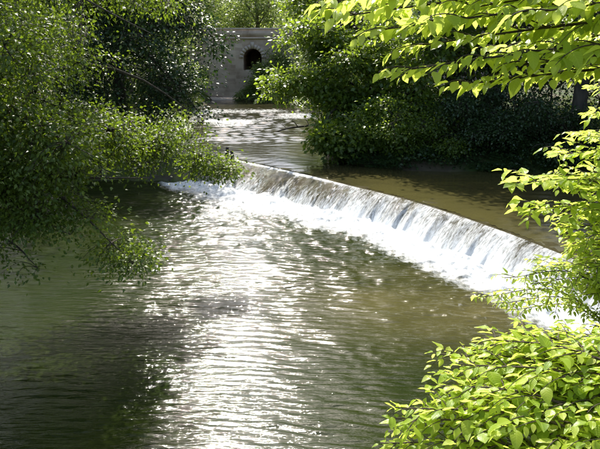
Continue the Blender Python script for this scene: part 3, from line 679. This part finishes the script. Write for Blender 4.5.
for k in range(nv):      # arch stones
    a0 = math.pi - math.pi * k / nv - 0.02; a1 = math.pi - math.pi * (k + 1) / nv + 0.02
    pts = []
    for yy in (YB - 0.07, YB + 0.1):
        for rr, a in ((1.02, a0), (1.45 if k != nv // 2 else 1.7, a0), (1.45 if k != nv // 2 else 1.7, a1), (1.02, a1)):
            pts.append((AX + AW * rr * math.cos(a), yy, ASP + (ATOP - ASP) * rr * math.sin(a)))
    B = Bag(); B.add(np.array(pts), [(0, 1, 2, 3), (7, 6, 5, 4), (0, 4, 5, 1), (1, 5, 6, 2), (2, 6, 7, 3), (3, 7, 4, 0)])
    obj('arch_stone', B.mesh('arch_stone', M['bridge_trim'], False), br)
make_shrub((-3.3, 57.0), [((-3.5, 56.8, 2.3), (1.5, 0.8, 1.2)), ((-3.2, 57.0, 3.1), (1.1, 0.6, 0.8)), ((-2.2, 57, 2.6), (1.3, .8, 1.6)), ((-1.5, 56.8, 3.6), (1.1, 0.8, 2.2))], 330, 34, 0.15, M['leaf_pale'], 'pale bush growing against the bridge below its arch', SG, 91, 0.3)

# ---------------------------------------------------------------- foreground sprays of large leaves
leaf_meshes = []
for k, (T, F_, U) in enumerate(LEAF_BIG):
    leaf_meshes.append(np_mesh('leaf_%d' % k, T, [F_], uv=U, smooth=True, mat=M['leaf_big']))
slim_mesh = np_mesh('slim_leaf', LEAF_SLIM[0], [LEAF_SLIM[1]], uv=LEAF_SLIM[2], smooth=True, mat=M['leaf_big'])
CAMP = np.array([0, 0, 5.0]); PIT = R(15.03)
def depth_uv(P):
    q = P - CAMP; zc = q[:, 1] * math.cos(PIT) - q[:, 2] * math.sin(PIT); v = q[:, 1] * math.sin(PIT) + q[:, 2] * math.cos(PIT)
    return zc, q[:, 0] / zc, v / zc

def grow(path, r0, n_twigs, twig_len, leaf_gap, size, r, B, side_up=0.15, droop=0.55, spreadang=0.9, start=0.15, tilt=0.0):
    """a bough along path with alternating twigs; returns leaf bases, directions, ups, sizes"""
    pl = catmull(path, 24); B.tube(pl, np.linspace(r0, 0.004, 24), 6)
    Ps, Ds, Us, Ss = [], [], [], []
    def leafy(p, r_tip):
        ln = np.r_[0, np.cumsum(np.linalg.norm(np.diff(p, axis=0), axis=1))]; k = max(3, int(ln[-1] / leaf_gap))
        for q, s in enumerate(np.linspace(0.12 * ln[-1], ln[-1], k)):
            c = np.array([np.interp(s, ln, p[:, a]) for a in range(3)]); c2 = np.array([np.interp(min(s + .02, ln[-1]), ln, p[:, a]) for a in range(3)]); c1 = np.array([np.interp(max(s - .02, 0), ln, p[:, a]) for a in range(3)])
            t = unit(c2 - c1); lat = unit(np.cross([0, 0, 1.0], t)) * (1 if q % 2 else -1)
            if q == k - 1: lat = lat * 0.15
            d = t * (0.55 + 0.25 * r.random()) + lat * (0.75 + 0.2 * r.random()) + r.normal(size=3) * 0.3; d = unit(d); d[2] -= droop * (0.6 + 0.8 * r.random()); d = unit(d)
            Ps.append(c + d * 0.012); Ds.append(d); Us.append(np.array([-0.03, tilt, 1.0]) + r.normal(size=3) * 0.25 + lat * 0.15); Ss.append(size * r.uniform(0.5, 1.25) * (0.8 if q == k - 1 else 1))
    for k in range(n_twigs):
        u = start + (1 - start) * (k + 0.5 * r.random()) / n_twigs; i = min(int(u * 23), 22); p = pl[i]; t = unit(pl[i + 1] - pl[i])
        lat = unit(np.cross([0, 0, 1.0], t)) * (1 if k % 2 else -1)
        d = unit(t * math.cos(spreadang) + lat * math.sin(spreadang) + np.array([0, 0, side_up]) + r.normal(size=3) * 0.12)
        L = twig_len * r.uniform(0.6, 1.15) * (1 - 0.45 * u)
        tw = catmull([p, p + d * L * 0.4 + [0, 0, 0.02 * L], p + d * L * 0.75 - [0, 0, 0.04 * L], p + d * L - [0, 0, 0.16 * L]], 8)
        B.tube(tw, np.linspace(0.0045, 0.002, 8), 4); leafy(tw, 0)
    leafy(pl[int(24 * 0.45):], 0)
    return np.array(Ps), np.array(Ds), np.array(Us), np.array(Ss)

def foliage_thing(name, base_xy, boughs, label, cat, seed, stems=None, size=0.1, max_obj=300, slim=False, trunk=None):
    r = np.random.default_rng(seed)
    bz = gz(*base_xy) - 0.08; root = empty(name, (*base_xy, bz)); tag(root, label, cat)
    if trunk is not None:
        B = Bag(); tp = catmull([(base_xy[0], base_xy[1], bz)] + trunk[0], 16); B.tube(tp, np.linspace(trunk[1], trunk[1] * 0.4, 16), 10); obj('trunk', B.mesh('trunk', M['bark']), root)
    A = []
    for bgh in boughs:
        B = Bag(); A.append(grow(r=r, B=B, size=bgh.get('size', size), **{k: v for k, v in bgh.items() if k != 'size'}))
        obj('branch', B.mesh('branch', M['twig']), root)
    P, D, U, S = [np.concatenate([a[k] for a in A]) for k in range(4)]
    zc, u, v = depth_uv(P)
    vis = (zc > 0.3) & (np.abs(u) < 0.48) & (np.abs(v) < 0.36)
    score = np.where(vis, S / np.maximum(zc, 0.3), 0) ; order = np.argsort(-score); pick = order[:max_obj]; pick = pick[score[pick] > 0]; rest = np.setdiff1d(np.arange(len(P)), pick)
    Xv, Yv, Zv = frames(D, U)
    off = np.array(root.location)
    for i in pick:
        me = slim_mesh if slim else leaf_meshes[int(r.integers(6))]
        o = bpy.data.objects.new('leaf', me); COL.objects.link(o); o.parent = root
        s = S[i]; p = P[i] - off
        o.matrix_basis = Matrix(((Xv[i][0] * s, Yv[i][0] * s, Zv[i][0] * s, p[0]), (Xv[i][1] * s, Yv[i][1] * s, Zv[i][1] * s, p[1]), (Xv[i][2] * s, Yv[i][2] * s, Zv[i][2] * s, p[2]), (0, 0, 0, 1)))
    if len(rest):
        c = obj('foliage', leaf_cloud('foliage', P[rest], D[rest], U[rest], S[rest], LEAF_SLIM if slim else LEAF_BIG[0], M['leaf_big_stuff']), root); c['kind'] = 'stuff'
    print(name, 'leaves', len(P), 'objects', len(pick))
    return root

# young tree on the near bank: its boughs cross the top of the view
tx, ty = 3.9, 2.6
def top_bough(end, z0, **kw):
    st = (tx - 0.1, ty + 0.1, z0 - 0.25); e = np.array(end); s = np.array(st)
    m1 = s + (e - s) * 0.35 + [0, 0.1, 0.2]; m2 = s + (e - s) * 0.7 + [0, 0.05, 0.13]
    return dict(path=[st, m1, m2, end], r0=0.02, leaf_gap=0.034, droop=0.42, tilt=0.12, **kw)
ends = [((0.10, 4.6, 5.30), 5.5, .12), ((0.22, 4.8, 5.22), 5.45, .12), ((0.15, 5.0, 5.46), 5.8, .115), ((0.60, 4.4, 4.86), 5.2, .115), ((0.75, 4.7, 5.02), 5.3, .115), ((1.05, 4.6, 4.76), 5.0, .11), ((1.35, 4.3, 4.9), 5.05, .11),
        ((0.9, 5.2, 5.2), 5.4, .115), ((0.5, 5.4, 5.4), 5.6, .115), ((1.3, 3.9, 5.2), 5.4, .11), ((1.5, 5.4, 5.0), 5.2, .11), ((1.2, 5.0, 5.32), 5.5, .11), ((1.7, 4.7, 5.12), 5.3, .105), ((1.75, 4.2, 4.98), 5.15, .10),
        ((0.8, 5.0, 5.9), 6.0, .115), ((1.6, 4.6, 6.4), 6.3, .115), ((0.45, 4.5, 5.12), 5.35, .115), ((1.0, 4.5, 5.25), 5.5, .11), ((1.45, 4.8, 5.3), 5.5, .11), ((1.9, 4.6, 5.0), 5.1, .1), ((1.7, 4.9, 4.82), 4.95, .1), ((0.85, 4.4, 5.4), 5.6, .11)]
foliage_thing('broadleaf_tree', (tx, ty), [top_bough((e[0] * .86, e[1] * .86, 5 + (e[2] - 5) * .86), 5 + (z - 5) * .86, size=sz * .76, n_twigs=24, twig_len=0.5) for e, z, sz in ends],
    'young tree on the near bank with sprays of large bright yellow-green leaves', 'tree', 101, trunk=([(tx, ty, 3.5), (tx - 0.05, ty + 0.05, 5.2), (tx - 0.15, ty + .1, 7.2)], 0.11))

# bush on the right bank of the pool
def bush_bough(b, end, lift=0.3, **kw):
    z0 = gz(*b); st = np.array([b[0], b[1], z0 - 0.06]); e = np.array(end)
    m1 = st + (e - st) * np.array([0.25, 0.25, 0.55]); m2 = st + (e - st) * np.array([0.65, 0.65, 0.92]) + [0, 0, lift * 0.4]
    return dict(path=[st, m1, m2, end], start=0.4, droop=0.14, tilt=0.26, **kw)
rb = np.random.default_rng(5)
bx, by = 5.6, 7.2
foliage_thing('broadleaf_bush', (bx, by), [
    bush_bough((bx + rb.normal() * .15, by + rb.normal() * .15), (e[0] * 1.3, e[1] * 1.3, 5 + (e[2] - 5) * 1.3), r0=0.016, n_twigs=20, twig_len=0.62, leaf_gap=0.042, size=s * 1.0) for e, s in [(tuple(np.array([rb.uniform(2.1, 2.6), rb.uniform(4.9, 5.6), rb.uniform(3.0, 4.45)])), rb.uniform(.085, .11)) for _ in range(14)] + [((rb.uniform(2.2, 2.6), rb.uniform(4.9, 5.5), rb.uniform(2.9, 3.4)), 0.09) for _ in range(9)] + [
        ((1.60, 4.9, 4.02), 0.135), ((1.72, 5.0, 3.78), 0.135), ((2.0, 5.2, 4.2), 0.12), ((2.3, 5.3, 4.5), 0.10), ((2.45, 5.6, 4.7), 0.095), ((2.6, 5.8, 4.3), 0.10), ((2.15, 5.0, 3.55), 0.12), ((2.7, 5.6, 3.8), 0.11), ((2.4, 5.2, 3.3), 0.11), ((2.8, 6.2, 4.75), 0.095), ((2.9, 6.0, 3.5), 0.1),
        ((2.1, 5.0, 3.95), 0.12), ((2.35, 5.1, 3.7), 0.12), ((2.6, 5.3, 4.05), 0.11), ((2.55, 5.4, 3.5), 0.11), ((2.9, 5.9, 4.1), 0.1), ((2.25, 5.1, 4.35), 0.09), ((2.4, 5.2, 4.1), 0.09), ((2.2, 4.9, 3.8), 0.1), ((2.35, 5.0, 3.45), 0.1), ((2.3, 4.9, 3.1), 0.1), ((2.5, 5.3, 4.5), 0.09), ((2.15, 4.9, 4.1), .1)]],
    'tall broad-leaved bush on the right bank in front of the end of the weir', 'bush', 102)
foliage_thing('slim_leaved_shrub', (4.7, 6.9), [
    bush_bough((4.7, 6.9), e, r0=0.009, n_twigs=17, twig_len=0.42, leaf_gap=0.022, size=0.08) for e in [(1.75, 6.0, 2.65), (2.0, 6.2, 2.5), (2.3, 6.1, 2.75), (2.2, 6.4, 2.35), (2.7, 6.4, 2.6), (2.9, 6.3, 2.85), (2.0, 6.0, 2.85)]],
    'thin slim-leaved shrub in front of the foam at the end of the weir', 'shrub', 103, slim=True)
nbx, nby = 2.9, 3.0
ends = [((0.50, 3.55, 2.64), 0.115), ((0.60, 3.7, 2.80), 0.115), ((0.85, 3.85, 2.88), 0.12), ((1.08, 4.0, 2.95), 0.12), ((1.28, 4.2, 3.05), 0.12), ((1.55, 4.3, 3.05), 0.11), ((1.85, 4.3, 3.06), 0.11), ((2.15, 4.3, 3.08), 0.11),
        ((0.75, 3.5, 2.62), 0.115), ((0.95, 3.5, 2.65), 0.11), ((1.0, 3.75, 2.85), 0.115), ((1.3, 3.7, 2.85), 0.11), ((1.25, 3.9, 2.92), 0.115), ((1.5, 4.0, 2.95), 0.115), ((1.7, 3.9, 3.02), 0.11), ((1.8, 4.1, 2.98), 0.11), ((2.0, 3.9, 3.05), 0.105), ((2.05, 4.1, 3.0), 0.105), ((1.5, 3.6, 2.75), 0.1), ((0.7, 3.3, 2.5), 0.1)]
ends += [((e[0] + rb.normal() * .1, e[1] + rb.normal() * .12, e[2] - 0.06 - 0.1 * rb.random()), z * 0.95) for e, z in ends]
foliage_thing('broadleaf_bush', (nbx, nby), [
    bush_bough((nbx + rb.normal() * .2, nby + rb.normal() * .2), e, r0=0.016, n_twigs=22, twig_len=0.45, leaf_gap=0.034, size=s * 0.8) for e, s in ends],
    'spreading low bush with large sunlit leaves at the foot of the near bank', 'bush', 104)

# ---------------------------------------------------------------- small things in the water
def rock(x, y, z, r, label, seed):
    rr = np.random.default_rng(seed); n, k = 10, 14
    th = np.linspace(0, math.pi, n); ph = np.arange(k) / k * 2 * math.pi
    d = np.stack([np.sin(th)[:, None] * np.cos(ph)[None], np.sin(th)[:, None] * np.sin(ph)[None], np.cos(th)[:, None] * np.ones(k)[None]], -1)
    w = 0.75 + 0.5 * vnoise(d[..., 0] * 1.6 + seed, d[..., 1] * 1.6, d[..., 2] * 1.6, seed=seed)
    V = (d * w[..., None] * r * np.array([1, 0.8, 0.55]) + np.array([x, y, z])).reshape(-1, 3)
    i = (np.arange(n - 1)[:, None] * k); j = np.arange(k)[None]
    F = np.stack([i + j, i + k + j, i + k + (j + 1) % k, i + (j + 1) % k], -1).reshape(-1, 4)
    o = obj('river_stone', np_mesh('river_stone', V, [F], smooth=True, mat=M['rock'])); tag(o, label, 'stone', 'stones breaking the riffle above the weir')
for k in range(14):
    x = rng.uniform(-5.5, 0.6); y = rng.uniform(33, 47)
    rock(x, y, gz(x, y) + 0.55, rng.uniform(0.22, 0.42), 'wet dark stone breaking the surface of the riffle above the weir', 200 + k)

# fallen branch in the riffle and two stubs on the weir crest
B = Bag()
B.tube(catmull([(1.6, 35.8, 1.15), (0.4, 35.2, 1.05), (-0.6, 34.8, 0.98), (-1.4, 34.6, 0.76)], 16), np.linspace(0.07, 0.03, 16), 7)
for a, b in (((-0.1, 35.0, 1.0), (-0.5, 34.7, 1.45)), ((0.5, 35.2, 1.05), (0.2, 35.5, 1.5)), ((-0.7, 34.8, 0.95), (-1.1, 35.1, 1.2))):
    B.tube(np.array([a, (np.array(a) + np.array(b)) / 2 + [0.03, 0, 0.02], b]), [0.03, 0.02, 0.008], 5)
tag(obj('fallen_branch', B.mesh('fallen_branch', M['deadwood'])), 'dark bare branch fallen across the riffle from the right bank', 'branch')
for k, (dx, h) in enumerate(((0, 0.52), (0.24, 0.40))):
    x = -2.98 + dx; y = float(np.interp(x, CREST[:, 0], CREST[:, 1])) + 0.12
    B = Bag(); B.tube(np.array([(x, y, 0.45), (x + 0.01, y, 0.7 + h * 0.4), (x + 0.03 * (1 - 2 * k), y, 0.68 + h)]), [0.085, 0.075, 0.055], 9)
    B.tube(np.array([(x + 0.03 * (1 - 2 * k), y, 0.679 + h), (x + 0.03 * (1 - 2 * k), y, 0.682 + h)]), [0.055, 0.001], 9)
    tag(obj('wooden_stub', B.mesh('wooden_stub', M['deadwood'])), ('taller' if k == 0 else 'shorter') + ' dark wooden stub standing on the crest of the weir', 'post')

# ---------------------------------------------------------------- grass on the banks
def grass(n, xr, yr, hmin, hmax, seed, nm):
    r = np.random.default_rng(seed)
    x = r.uniform(*xr, n); y = r.uniform(*yr, n)
    d = np.minimum(poly_sd(x, y, LOWER), poly_sd(x, y, UPPER)); ok = (d > 0.1) & (vnoise(x * .8, y * .8, seed=seed) > 0.33); x, y = x[ok], y[ok]
    P = np.stack([x, y, ground_z(x, y) - 0.02], 1); k = len(P)
    D = np.stack([r.normal(size=k) * 0.45, r.normal(size=k) * 0.45, np.ones(k)], 1); U = r.normal(size=(k, 3)); U[:, 2] *= 0.2
    T = (np.array([(0, -0.03, 0), (0, 0.03, 0), (0.55, 0.02, -0.05), (0.55, -0.02, -0.05), (1, 0, -0.2)], float), np.array([(0, 1, 2), (0, 2, 3), (3, 2, 4)]), np.array([(0, 0), (0, 0), (.55, 0), (.55, 0), (1, 0)], float))
    o = obj('grass', leaf_cloud(nm, P, D, U, r.uniform(hmin, hmax, k), T, M['grass'])); tag(o, kind='stuff')
    return o
tag(grass(26000, (-13, -5.2), (26, 40), 0.12, 0.34, 301, 'grass_left'), 'sunlit grass on top of the left bank by the weir', 'grass')
tag(grass(26000, (-0.5, 16), (20, 36), 0.12, 0.4, 302, 'grass_right'), 'grass on the right bank around the shaded bay', 'grass')
tag(grass(16000, (-14, -7), (40, 57), 0.15, 0.4, 303, 'grass_far'), 'pale grass on the left bank below the bridge', 'grass')
tag(grass(14000, (0.5, 9), (0.5, 12), 0.1, 0.3, 304, 'grass_near'), 'grass on the near bank under the bushes', 'grass')

def bank_cover(n, P0, nm, label, seed, mat, size=0.12, d0=-0.15, d1=2.2):
    r = np.random.default_rng(seed); x = r.uniform(P0[0], P0[1], n); y = r.uniform(P0[2], P0[3], n)
    d = np.minimum(poly_sd(x, y, LOWER), poly_sd(x, y, UPPER)); ok = (d > d0) & (d < d1); x, y = x[ok], y[ok]; k = len(x)
    z = np.maximum(ground_z(x, y), ZUP) + 0.03 + 0.55 * r.random(k) * vnoise(x * 1.3, y * 1.3, seed=seed) ** 0.7
    o = obj('ground_cover', leaf_cloud(nm, np.stack([x, y, z], 1), np.stack([r.normal(size=k), r.normal(size=k) - 0.6, -0.4 * r.random(k)], 1), np.tile([0, -0.25, 1.0], (k, 1)) + r.normal(size=(k, 3)) * 0.4, size * r.uniform(0.6, 1.3, k), LEAF_QUAD, M[mat]))
    tag(o, label, 'ground cover', kind='stuff')
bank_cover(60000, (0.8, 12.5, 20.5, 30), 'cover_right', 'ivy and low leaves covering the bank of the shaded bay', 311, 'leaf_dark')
bank_cover(30000, (-11, -4.5, 25, 36), 'cover_left', 'low leaves covering the left bank at the end of the weir', 312, 'leaf_mid')
bank_cover(16000, (-7, 3, 48, 58), 'cover_bridge', 'low leaves covering the foot of the bridge', 313, 'leaf_pale', 0.16)

# ---------------------------------------------------------------- far wood closing the view all round
def far_wood():
    r = np.random.default_rng(400); P = []
    for k in range(150):
        a = r.uniform(-0.1, math.pi + 0.1); rad = r.uniform(40, 62); cx = math.cos(a) * rad * 1.0; cy = 45 + math.sin(a) * rad
        if a < 0.35 or a > math.pi - 0.35: cx = math.copysign(r.uniform(22, 34), math.cos(a)); cy = r.uniform(-10, 70)
        h = r.uniform(8, 15); n = 330
        d = unit(r.normal(size=(n, 3))) * (0.55 + 0.45 * r.random((n, 1)))
        P.append(np.array([cx, cy, h * 0.55 + 1]) + d * np.array([4.2, 4.2, h * 0.5]))
    P = np.vstack(P); n = len(P)
    o = obj('far_wood', leaf_cloud('far_wood', P, r.normal(size=(n, 3)), np.tile([0, 0, 1.0], (n, 1)) + r.normal(size=(n, 3)) * .5, r.uniform(0.5, 0.95, n), LEAF_QUAD, M['leaf_pale']))
    tag(o, 'distant green woodland closing the view round the river', 'wood', kind='stuff')
far_wood()
